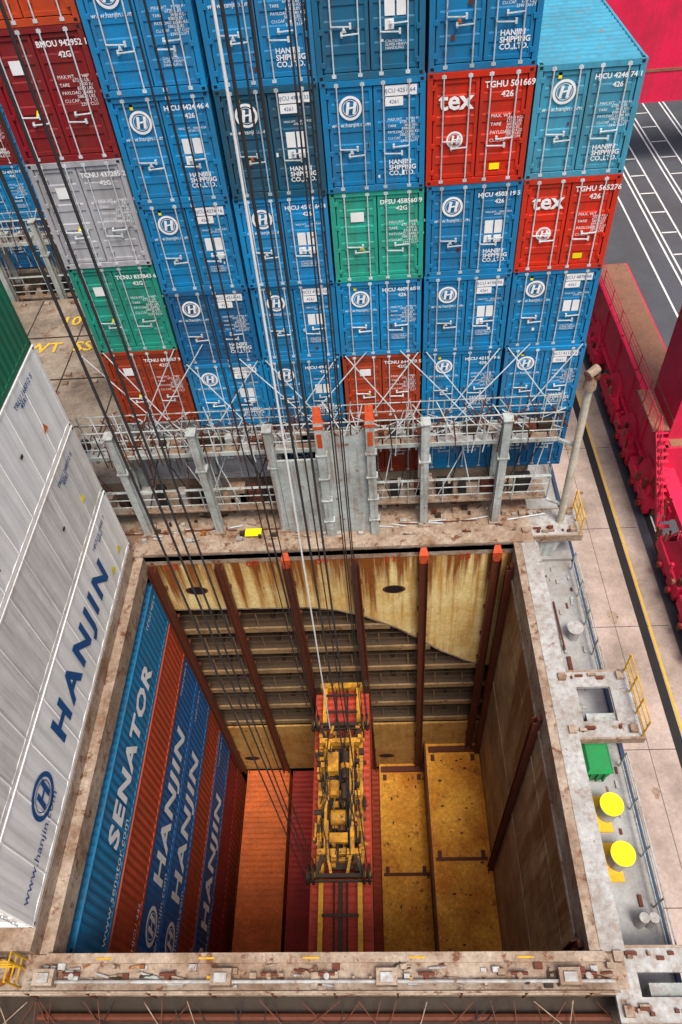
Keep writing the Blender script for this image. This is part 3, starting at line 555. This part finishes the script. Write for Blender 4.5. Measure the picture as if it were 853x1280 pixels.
# ------------------------------------------------------------------ quay
QZ=-10.0
b=MB(); b.poly([(12.0,-600,QZ-.02),(2000,-600,QZ-.02),(2000,2000,QZ-.02),(12.0,2000,QZ-.02)],ASPH); b.obj('asphalt_ground')
b=MB(); b.box(7.0,12.0,-600,600,-16,QZ,CONC); b.obj('quay')
b=MB()
for i in range(-6,12): b.box(7.02,11.9,i*6+.0,i*6+.03,QZ+.001,QZ+.005,HOLDD)
b.box(9.4,9.42,-60,100,QZ+.001,QZ+.0055,HOLDD)
for i in range(14):
    x=random.uniform(7.3,10.3); y=random.uniform(-12,30); s=random.uniform(.08,.3); ph=random.random(); b.poly([(x+s*math.cos(t)*(1+.3*math.sin(3*t+ph)),y+s*1.6*math.sin(t),QZ+.0045) for t in [k*.3927 for k in range(16)]],COAM)
b.obj('quay_joints_and_stains')
b=MB()
for (x0,x1,y0,y1) in ((5.62,7.0,-600,600),(-2000,-34.1,-2000,2000),(-34.1,5.62,45,2000),(-34.1,5.62,-2000,-45)): b.poly([(x0,y0,-13),(x1,y0,-13),(x1,y1,-13),(x0,y1,-13)],WATER)
b.obj('water')
b=MB(); b.box(10.95,11.05,-60,200,QZ+.004,QZ+.012,YMARK); b.obj('quay_edge_marking')
b=MB(); b.box(10.5,10.9,-60,200,QZ+.002,QZ+.006,DARK); b.box(12.75,12.83,-60,200,QZ,QZ+.08,GALV); b.box(12.5,13.1,-60,200,QZ-.015,QZ+.0,DARK); b.obj('crane_rail')
b=MB()
for x in (19.2,20.6,21.0,22.4,24.0,24.4,26.0,27.6,28.0,30): b.box(x,x+.14,-60,300,QZ+.004,QZ+.01,RMARK)
for i in range(-10,60):
    b.box(21.2,22.35,i*3.2,i*3.2+.15,QZ+.004,QZ+.01,RMARK); b.box(24.6,25.95,i*3.2,i*3.2+.15,QZ+.004,QZ+.01,RMARK)
b.obj('road_markings')
# ------------------------------------------------------------------ gantry crane
b=MB()
b.box(12.6,14.6,7.0,23.5,-8.0,-5.2,CRANE); b.box(12.7,14.5,7.1,23.4,-5.2,-5.15,CRDIRT)
for y in range(10,23,3): b.box(12.5,12.6,y,y+.12,-8,-5.1,CRANE)
b.box(12.45,12.6,7.0,23.5,-5.4,-5.2,CRANE); b.box(12.45,12.6,7.0,23.5,-8.0,-7.8,CRANE)
b.rail((12.65,11,-5.15),(12.65,23.4,-5.15),.9,CRANE,2)
b.box(12.65,16.0,7.6,10.6,-8.3,60,CRANE)
for z in (-4,0,4,8): b.box(12.62,12.65,7.6,10.6,z,z+.08,CRDIRT)
# stair beside the leg
for i in range(14): b.box(12.0,12.6,4.3+.25*i,4.5+.25*i,-8.0+i*.25,-7.95+i*.25,CRANE)
b.beam((12.0,4.3,-8.1),(12.0,7.7,-4.7),.05,.2,CRANE); b.rail((12.02,4.3,-8.0),(12.02,7.6,-4.6),1.0,CRANE,.8); b.box(11.8,12.61,7.6,10.6,-4.6,-4.5,CRDIRT); b.rail((11.85,7.6,-4.5),(11.85,10.6,-4.5),1.0,CRANE,.9)
def bogie(y,det=True):
    b.box(12.1,13.5,y-1.6,y+1.6,-9.0,-8.31,CRANE)
    for yy in (-1.1,-.37,.37,1.1):
        b.cyl((12.65,y+yy,-9.55),(12.95,y+yy,-9.55),.38,GUIDE,20); b.box(12.3,12.6,y+yy-.22,y+yy+.22,-9.7,-9.01,CRANE); b.box(13.0,13.3,y+yy-.22,y+yy+.22,-9.7,-9.01,CRANE)
        if det and yy in (-1.1,.37): b.cyl((11.95,y+yy,-9.0),(12.3,y+yy,-9.0),.13,CRANE,12); b.box(11.85,12.1,y+yy-.1,y+yy+.1,-9.2,-8.9,GUIDE)
    vs=[(12.2,y-1.2,-8.3),(13.4,y-1.2,-8.3),(13.4,y+1.2,-8.3),(12.2,y+1.2,-8.3),(12.5,y-.4,-7.2),(13.3,y-.4,-7.2),(13.3,y+.4,-7.2),(12.5,y+.4,-7.2)]
    b.add(vs,[(4,5,6,7),(0,1,5,4),(1,2,6,5),(2,3,7,6),(3,0,4,7)],CRANE)
    for i in range(34):
        x=random.uniform(11.9,13.4); yy=y+random.uniform(-1.6,1.6); s=random.uniform(.04,.18); b.box(x,x+s,yy,yy+s*1.3,-8.3,-8.3+random.uniform(.1,.7),random.choice([CRANE,CRANE,CRDIRT,GUIDE]))
for y in (20,15,11.5,8.0,2.5,-1.0): bogie(y,y<12)
b.box(12.4,13.3,4.5,6.9,-7.6,-7.0,CRANE); b.box(12.4,13.3,-1.4,3.0,-7.19,-6.8,CRANE); b.box(12.5,13.2,2.6,7.0,-7.0,-6.6,CRANE)
for i in range(14): 
    y=random.uniform(3,7); b.cyl((12.2,y,-7.6),(12.2+random.uniform(-.2,.2),y+random.uniform(-.8,.8),-6.3),.04,random.choice([CRANE,GUIDE]),6)
b.obj('gantry_crane')
b=MB(); b.box(15.0,60,46,49,-4.5,3,CRANE); b.box(15,60,45.95,46,-2.2,-2.0,CRDIRT); b.rail((15,46.2,3),(60,46.2,3),1.1,CRANE,2); 
for x in (30,52): b.box(x,x+3,46.01,48.99,-10,-4.5,CRANE)
b.obj('gantry_crane')
# ------------------------------------------------------------------ camera, light
cam=D.cameras.new('camera'); co=D.objects.new('camera',cam); S.collection.objects.link(co); S.camera=co
co.location=(-1.39247,-18.32433,20.65572); co.rotation_euler=(0.70659,0.07011,0.00744)
cam.sensor_fit='VERTICAL'; cam.sensor_height=24; cam.lens=906.7249*24/1280; cam.clip_end=5000; cam.clip_start=.1
el,az=66,rad(156)
dirv=Vector((math.sin(az)*math.cos(rad(el)),math.cos(az)*math.cos(rad(el)),math.sin(rad(el))))
w=D.worlds.new('World'); S.world=w; w.use_nodes=True; nt=w.node_tree
sk=nt.nodes.new('ShaderNodeTexSky'); sk.sky_type='NISHITA'; sk.sun_disc=False; sk.sun_elevation=rad(el); sk.sun_rotation=az; sk.dust_density=6; sk.air_density=1; sk.ozone_density=.5
bg=nt.nodes['Background']; bg.inputs['Strength'].default_value=0.15; nt.links.new(sk.outputs[0],bg.inputs['Color'])
sl=D.lights.new('sun','SUN'); sl.energy=3.1; sl.angle=rad(20); sl.color=(1,.95,.87); so=D.objects.new('sun',sl); S.collection.objects.link(so)
so.rotation_euler=dirv.to_track_quat('Z','Y').to_euler()
S.view_settings.view_transform='Standard'; S.view_settings.look='None'; S.view_settings.exposure=0
